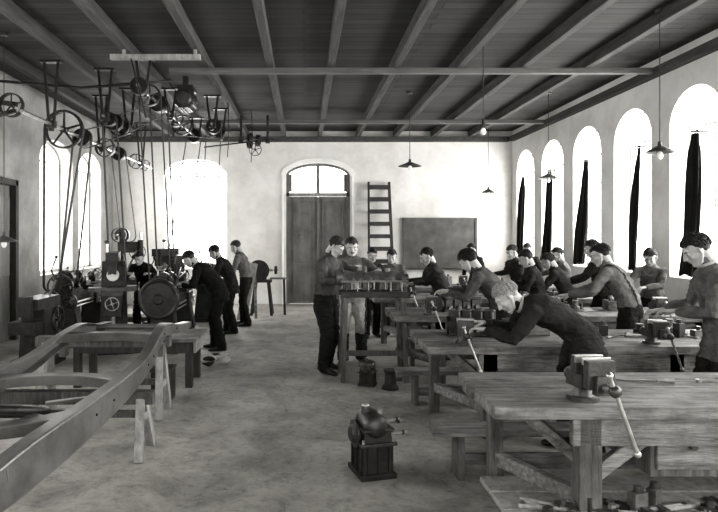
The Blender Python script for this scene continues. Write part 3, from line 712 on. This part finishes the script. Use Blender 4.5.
for sg in (-1,1):
    h.ell((sg*.036,.058,-.022),(.019,.02,.017),'skin'); h.ell((sg*.075,-.008,-.002),(.01,.019,.031),'skin',rot=(12,0,sg*-22)); h.ell((sg*.0105,.094,-.028),(.0075,.008,.0065),'skin')
    h.tube([(sg*.066,0,-.03),(sg*.05,.03,-.082),(sg*.015,.066,-.098)],[.012,.013,.012],'skin',8)
h.ell((0,.08,-.05),(.022,.012,.007),'skin'); h.ell((0,.078,-.062),(.019,.012,.0075),'skin')
h.tube([(0,-.035,-.02),(0,-.03,-.13)],[.052,.05],'skin',12)
HV,HF=remesh(h,.0052,2)
def hairline(p):
    if p.y>.035: return .06+.006*math.sin(p.x*60)
    if p.y>-.005: return .06-(.035-p.y)/.04*.055
    if p.y>-.04: return .005-(-.005-p.y)/.035*.052
    return -.053-(-.04-p.y)*.3
def extras(hairm,vol=1.0,seed=1):
    e=B('e')
    for sg in (-1,1):
        e.ell((sg*.029,.0655,.004),(.0135,.0125,.0085),'eyew',seg=12,rings=8); e.ell((sg*.029,.0755,.0035),(.0055,.004,.0055),'eyed',seg=8,rings=6)
        e.tube([(sg*.014,.082,.022),(sg*.03,.0815,.027),(sg*.047,.072,.022)],[.003,.0042,.002],hairm,6)
        e.ell((sg*.029,.0695,.0115),(.0155,.0105,.005),'skin',seg=10,rings=6)
        e.ell((sg*.029,.068,-.005),(.0145,.009,.0035),'skin',seg=10,rings=6)
    e.tube([(-.02,.083,-.0555),(0,.0905,-.0545),(.02,.083,-.0555)],[.0015,.003,.0015],'eyed',6)
    e.tube([(-.021,.082,-.0535),(-.007,.0905,-.0495),(0,.0905,-.051),(.007,.0905,-.0495),(.021,.082,-.0535)],[.0012,.003,.003,.003,.0012],'lip',6)
    e.tube([(-.019,.082,-.058),(0,.0895,-.061),(.019,.082,-.058)],[.001,.0042,.001],'lip',6)
    cen=V((0,-.018,.03)); R=random.Random(seed); side=R.choice((-1,1))
    def scalp(d,k): return cen+V((d.x*(.0735+k),d.y*(.0945+k),d.z*(.085+k*1.4)))
    def hf(p):
        t=(p.z-hairline(p))/.034; t=max(0,min(1,t)); t=t*t*(3-2*t)
        d=(p-cen).normalized(); nz=noise.noise(p*30+V((seed,0,0)))*.004*vol
        return cen+(p-cen)*(.9+.1*t)+d*(nz+.004*(vol-1))*t
    e.ell(cen+V((0,0,.002)),(.0765,.0975,.092),hairm,seg=32,rings=24,fn=hf)
    for i in range(int(190*vol)):
        th=R.uniform(0,2*math.pi); ph=math.acos(R.uniform(-.15,1))
        d=V((math.sin(ph)*math.cos(th),math.sin(ph)*math.sin(th),math.cos(ph)))
        p=scalp(d,.004)
        if p.z<hairline(p)+.008: continue
        fl=V((.8*side if d.x*side>-.25 else -.8*side,-.35 if d.y<.5 else R.choice((-.7,.4)),-.25))+V((R.uniform(-.5,.5),R.uniform(-.4,.4),R.uniform(-.2,.2)))*vol
        if d.y<-.3: fl=V((d.x*.3,-.2,-1))+V((R.uniform(-.3,.3),0,0))
        pts=[]; L=R.uniform(.022,.042); dd=d.copy()
        for k in range(4):
            q=scalp(dd,.001+.006*math.sin(math.pi*k/3.2)*vol+.004*(vol-1)); pts.append(q)
            tl=(fl-dd*fl.dot(dd)) 
            if tl.length<.01: break
            dd=(dd+tl.normalized()*(L/3/.088)).normalized()
        if len(pts)==4 and pts[-1].z>hairline(pts[-1])-.012: e.tube(pts,[.003,.0055,.0045,.001],hairm,5)
    return e
h=B('h')
h.rings([((0,-.03,0),V((1,0,0)),V((0,0,1)),.027,.02),((0,0,0),V((1,0,0)),V((0,0,1)),.03,.018),((0,.04,0),V((1,0,0)),V((0,0,1)),.041,.017),((0,.085,.002),V((1,0,0)),V((0,0,1)),.041,.013),((0,.094,.001),V((1,0,0)),V((0,0,1)),.034,.008)],'skin',14)
for k,(fx,L) in enumerate(((-.031,.078),(-.0105,.088),(.0105,.082),(.031,.064))):
    p=V((fx,.084,.001)); pts=[p-V((0,.02,0)),p]; ang=0
    for seg,c in ((.42,18),(.32,32),(.26,25)):
        ang+=c; pts.append(pts[-1]+V(((fx*3.4)*seg*.25,math.cos(math.radians(ang)),-math.sin(math.radians(ang))))*L*seg)
    h.tube(pts,[.009,.0088,.0082,.0076,.006],'skin',8)
h.tube([(-.02,.015,-.004),(-.043,.042,-.014),(-.05,.07,-.026),(-.042,.094,-.036)],[.014,.0125,.0105,.007],'skin',8)
GV,GF=remesh(h,.004,2)
def ik(S,T,a,c,pole):
    d=T-S; L=d.length
    if L>(a+c)*.985: T=S+d.normalized()*(a+c)*.985; d=T-S; L=d.length
    if L<.2: T=S+d.normalized()*.2; d=T-S; L=.2
    x=(a*a-c*c+L*L)/(2*L); hgt=math.sqrt(max(0,a*a-x*x)); dn=d.normalized()
    p=V(pole); p=(p-dn*p.dot(dn)).normalized()
    return S+dn*x+p*hgt,T
pc=[0]
def person(x,y,hd,s=1.0,lean=(5,8,10),neck=20,pitch=15,yaw=0,hands=None,top='c_grey',legs='c_dark',hair='hairdark',vol=1.0,coat=False,apron=None,hipback=0,stance=.12,stagger=.07,name='workman',vox=.014,moustache=False,bag=1.08,braces=False):
    pc[0]+=1
    R=math.radians; fw=V((-math.sin(R(hd)),math.cos(R(hd)),0)); rt=V((math.cos(R(hd)),math.sin(R(hd)),0)); up=V((0,0,1))
    dr=lambda a:(up*math.cos(R(a))+fw*math.sin(R(a)))
    fr=lambda a:(fw*math.cos(R(a))-up*math.sin(R(a)))
    base=V((x,y,0)); P0=base+up*(.94*s)-fw*hipback
    b=B('b'); a0,a1,a2=lean; segs=[]
    W=P0+dr(a0)*.14*s; C1=W+dr(a1)*.13*s; C2=C1+dr((a1+a2)/2)*.11*s; SH=C2+dr(a2)*.09*s; NB=SH+dr(a2)*.06*s
    k=1.08 if coat else 1.0
    rl=[]
    if coat: rl.append((P0-dr(a0*.3)*.2*s,rt,fr(a0*.3),.185*s,.145*s))
    rl+= [(P0-dr(a0*.5)*.1*s,rt,fr(a0*.5),(.17 if coat else .14)*s,(.135 if coat else .11)*s),(P0,rt,fr(a0*.8),.162*k*s,.12*k*s),(W,rt,fr((a0+a1)/2),.145*k*s,.11*k*s),(C1,rt,fr(a1),.158*k*s,.12*k*s),(C2,rt,fr((a1+a2)/2),.172*k*s,.122*k*s),(SH,rt,fr(a2),.155*s,.098*s),(NB-dr(a2)*.012*s,rt,fr(a2),.085*s,.072*s),(NB+dr(a2)*.015*s,rt,fr(a2),.056*s,.056*s)]
    b.rings(rl,'skin',20)
    HC=NB+dr(neck)*.066*s+dr(pitch)*.07*s
    b.tube([NB-dr(a2)*.04*s,NB+dr(neck)*.03*s,HC-dr(pitch)*.06*s-fr(pitch)*.02*s],[.058*s,.053*s,.051*s],'skin',14)
    segs.append((NB+dr(a2)*.035*s,HC,.05*s,.05*s,'neck'))
    for p,q,r in ((P0-dr(a0*.5)*.1*s,P0,.12),(P0,W,.13),(W,C1,.13),(C1,C2,.145),(C2,SH,.13),(SH,NB-dr(a2)*.01,.1)): segs.append((p,q,r*s,r*s,'torso'))
    for sg in (-1,1):
        hip=P0+rt*sg*.085*s-dr(a0*.4)*.03*s
        foot=base+rt*sg*stance*s+fw*(stagger*sg)*s
        ank=foot+up*.085*s
        kn,ank=ik(hip,ank,.425*s,.415*s,fw+rt*sg*.15)
        foot=V((ank.x,ank.y,0))
        pts=[hip+up*.02*s,hip.lerp(kn,.3),hip.lerp(kn,.75),kn,kn.lerp(ank,.35),kn.lerp(ank,.8),ank-up*.035*s+fw*.004]
        b.tube(pts,[q*s*bag for q in (.09,.096,.08,.073,.074,.07,.076)],'skin',14)
        segs.append((hip,kn,.1*s,.072*s,'leg')); segs.append((kn,ank,.072*s,.068*s,'leg'))
        tdir=(fw+rt*sg*.18).normalized(); sd=tdir.cross(up)
        b.rings([(foot-tdir*.075*s+up*.045*s,sd,up,.022*s,.03*s),(foot-tdir*.05*s+up*.045*s,sd,up,.038*s,.044*s),(foot+tdir*.05*s+up*.045*s,sd,up,.043*s,.044*s),(foot+tdir*.13*s+up*.032*s,sd,up,.05*s,.031*s),(foot+tdir*.19*s+up*.026*s,sd,up,.038*s,.025*s),(foot+tdir*.212*s+up*.022*s,sd,up,.015*s,.015*s)],'skin',12)
        segs.append((foot-tdir*.05*s+up*.035*s,foot+tdir*.2*s+up*.025*s,.04*s,.035*s,'shoe'))
    wr=[]
    for i,sg in enumerate((-1,1)):
        S=SH+rt*sg*.162*s-dr(a2)*.02*s
        if hands and hands[i] is not None: T=V(hands[i])
        else: T=S-up*.5*s+fw*.1*s+rt*sg*.06
        E,T2=ik(S,T,.29*s,.27*s,-up*.8+rt*sg*.7-fw*.35)
        b.tube([S-rt*sg*.03*s,S,S.lerp(E,.5),E,E.lerp(T2,.4),E.lerp(T2,.93)],[q*s for q in (.056,.066,.06,.054,.051,.04)],'skin',12)
        segs.append((S-rt*sg*.02,E,.064*s,.052*s,'arm')); segs.append((E,T2,.05*s,.036*s,'arm'))
        wr.append((E,T2,sg))
    vv,ff=remesh(b,vox*s,3)
    cen=np.array([vv[f].mean(axis=0) for f in ff])
    best=np.full(len(cen),1e9); lab=np.zeros(len(cen),int); names=['neck','torso','leg','shoe','arm']
    for p,q,r0,r1,l in segs:
        p=np.array(p);q=np.array(q);d=q-p; t=np.clip(((cen-p)@d)/(d@d),0,1); dist=np.linalg.norm(cen-(p+t[:,None]*d),axis=1)-(r0+(r1-r0)*t)
        mk=dist<best; best[mk]=dist[mk]; lab[mk]=names.index(l)
    d0=np.array(dr(a0*.5)); tt=(cen-np.array(P0))@d0; hem=-.19*s if coat else .03*s
    tl=(lab==1)|(lab==2)
    lab[tl&(tt>hem)]=1; lab[tl&(tt<=hem)]=2
    o=B(name)
    mm=['skin',top,legs,'shoe',top]
    out=[]
    for p in vv:
        q=V(p)
        if .1*s<q.z and (q-HC).length>.17*s:
            a=noise.noise_vector(V((q.x*9,q.y*9,q.z*15+x)))*.012*s
            rg=(1-abs(noise.noise(V((q.x*12+3,q.y*12,q.z*24+x)))*2))**3*.011
            q=q+a+noise.noise_vector(q*26)*.004+(q-V((P0.x,P0.y,q.z))).normalized()*rg
        out.append(q)
    base_i=len(o.v); o.v+=out
    for i,f in enumerate(ff):
        m=mm[lab[i]]
        if apron and lab[i] in (1,2):
            c=V(cen[i])-P0
            if c.dot(fw)>.02 and abs(c.dot(rt))<.17*s and cen[i][2]>.42*s and cen[i][2]<NB.z-.12*s: m=apron
        if braces and lab[i]==1:
            c=V(cen[i])-P0
            if abs(abs(c.dot(rt))-.075*s)<.016*s: m=legs
        if m not in o.slots: o.slots.append(m)
        o.f.append([base_i+j for j in f]); o.m.append(o.slots.index(m)); o.sm.append(True)
    o.torus(NB+dr(a2)*.012*s,dr((a2+neck)/2),.059*s,.013*s,'c_white' if coat else top,20,8)
    hu=dr(pitch); hf=fr(pitch); yw=R(yaw); hfw=(hf*math.cos(yw)+rt*math.sin(yw)).normalized(); hr=hfw.cross(hu).normalized()
    T=Matrix(((hr.x,hfw.x,hu.x,HC.x),(hr.y,hfw.y,hu.y,HC.y),(hr.z,hfw.z,hu.z,HC.z),(0,0,0,1)))@Matrix.Scale(1.06*s**.5,4)
    o.T=T; o.add([V(p) for p in HV],HF,'skin',True)
    o.merge(extras(hair,vol,pc[0]))
    if moustache: o.ell((0,.088,-.042),(.026,.01,.007),hair,seg=12,rings=8)
    for E,T2,sg in wr:
        d=(T2-E).normalized(); d2=(d*.75+fw*.35-up*.1).normalized(); zz=(up-d2*up.dot(d2))
        if zz.length<.35: zz=(fw*.8+up*.5); zz=zz-d2*zz.dot(d2)
        zz.normalize(); xx=d2.cross(zz).normalized()
        o.T=Matrix(((xx.x,d2.x,zz.x,T2.x),(xx.y,d2.y,zz.y,T2.y),(xx.z,d2.z,zz.z,T2.z),(0,0,0,1)))@Matrix.Scale(s**.5,4)
        if sg>0: o.add([V(p) for p in GV],GF,'skin',True)
        else: o.add([V((-p[0],p[1],p[2])) for p in GV],[f[::-1] for f in GF],'skin',True)
    o.T=Matrix()
    return o.build()

person(.27,7.72,-122,1.02,(2,8,16),30,42,0,[(.55,7.62,1.24),(.5,7.3,1.2)],'c_grey','c_dark','hairmid',stance=.14,bag=1.2,vol=1.2)
person(.66,8.2,172,1.0,(2,4,10),16,24,-10,[(.95,7.68,1.3),(.72,7.66,1.3)],'c_light','c_mid','hairmid',apron='c_white',moustache=True)
person(1.15,10.3,190,.88,(3,6,8),12,20,0,None,'c_mid','c_dark','hairdark')
person(1.52,10.3,165,.87,(4,8,10),14,25,0,None,'c_light','c_dark','hairmid',vol=1.4)
person(1.95,8.5,95,.93,(8,18,26),30,30,0,[(1.6,8.7,1.06),(1.55,8.95,1.06)],'c_mid','c_dark','hairdark')
person(2.2,6.6,66,.99,(22,34,44),45,40,10,[(1.62,6.72,1.12),(1.66,7.0,1.1)],'c_grey','c_dark','hairdark',vol=1.8)
person(2.22,4.8,80,1.0,(44,60,76),78,48,-8,[(1.5,4.95,.97),(1.54,5.16,1.0)],'c_coat','c_dark','hairlight',vol=1.25,coat=True,vox=.011)
person(3.3,8.45,80,.9,(8,14,20),22,30,0,[(2.95,8.5,1.05),(3.0,8.9,1.0)],'c_coat','c_dark','hairdark',coat=True,vol=1.3)
person(3.75,8.5,65,.9,(14,26,34),36,35,0,[(3.3,8.7,1.05),(3.4,8.95,1.0)],'c_mid','c_dark','hairmid')
person(4.5,10.3,100,.9,(8,14,20),22,25,0,[(4.1,10.55,1.05),(4.2,10.85,1.0)],'c_light','c_dark','hairdark')
person(3.58,6.58,48,1.0,(14,28,36),36,28,-15,[(2.95,6.72,1.08),(3.1,7.0,1.05)],'c_light','c_dark','hairdark',vol=1.4,braces=True)
person(4.2,8.45,70,.98,(4,8,14),20,25,0,[(3.8,8.65,1.05),(3.9,8.92,1.05)],'c_mid','c_dark','hairdark')
person(4.85,8.35,140,.92,(6,12,18),24,35,0,[(4.55,8.02,1.05),(4.35,8.05,1.05)],'c_light','c_dark','hairmid',vol=1.3)
person(3.32,4.74,74,1.04,(4,10,20),34,34,0,[(2.98,4.82,1.14),(3.0,5.05,1.12)],'c_light','c_mid','hairdark',vol=1.25,coat=True,vox=.011)
person(3.7,10.35,110,.92,(6,10,16),20,25,0,[(3.3,10.5,1.05),(3.4,10.8,1.05)],'c_coat','c_dark','hairmid')
person(4.6,12.3,150,.92,(5,10,14),18,25,0,None,'c_mid','c_dark','hairdark')
person(3.5,12.2,120,.92,(5,10,14),18,25,0,None,'c_coat','c_dark','hairdark')
person(-1.3,9.15,88,.98,(32,44,52),50,45,0,[(-1.84,9.05,1.0),(-1.82,9.4,1.02)],'c_navy','c_navy','hairdark',coat=True)
person(-1.3,10.7,92,.95,(14,26,36),40,35,0,[(-1.75,10.6,1.05),(-1.75,10.9,1.05)],'c_dark','c_navy','hairdark',coat=True,vol=1.3)
person(-1.12,11.6,80,.97,(8,16,24),26,30,0,[(-1.5,11.6,1.1),(-1.5,11.9,1.1)],'c_light','c_dark','hairmid')
person(-2.8,10.55,175,.9,(14,28,38),40,34,0,[(-2.6,10.1,1.1),(-2.95,10.1,1.1)],'c_navy','c_navy','hairdark')

# ------------------------------------------------------------------ world, camera
w=bpy.data.worlds.new('overcast_sky'); scene.world=w; w.use_nodes=True
bg=w.node_tree.nodes['Background']; bg.inputs[0].default_value=(1,.99,.97,1); bg.inputs[1].default_value=6
cd=bpy.data.cameras.new('camera'); cam=bpy.data.objects.new('camera',cd); scene.collection.objects.link(cam)
cam.location=(0,0,1.75); cam.rotation_euler=(math.radians(90),0,0)
cd.sensor_width=36; cd.lens=600/718*36; cd.shift_x=55/718; cd.shift_y=-21/718; cd.clip_end=200
scene.camera=cam
scene.view_settings.view_transform='Standard'
for lk in ('Medium High Contrast','Standard - Medium High Contrast'):
    try:
        scene.view_settings.look=lk; break
    except Exception: pass
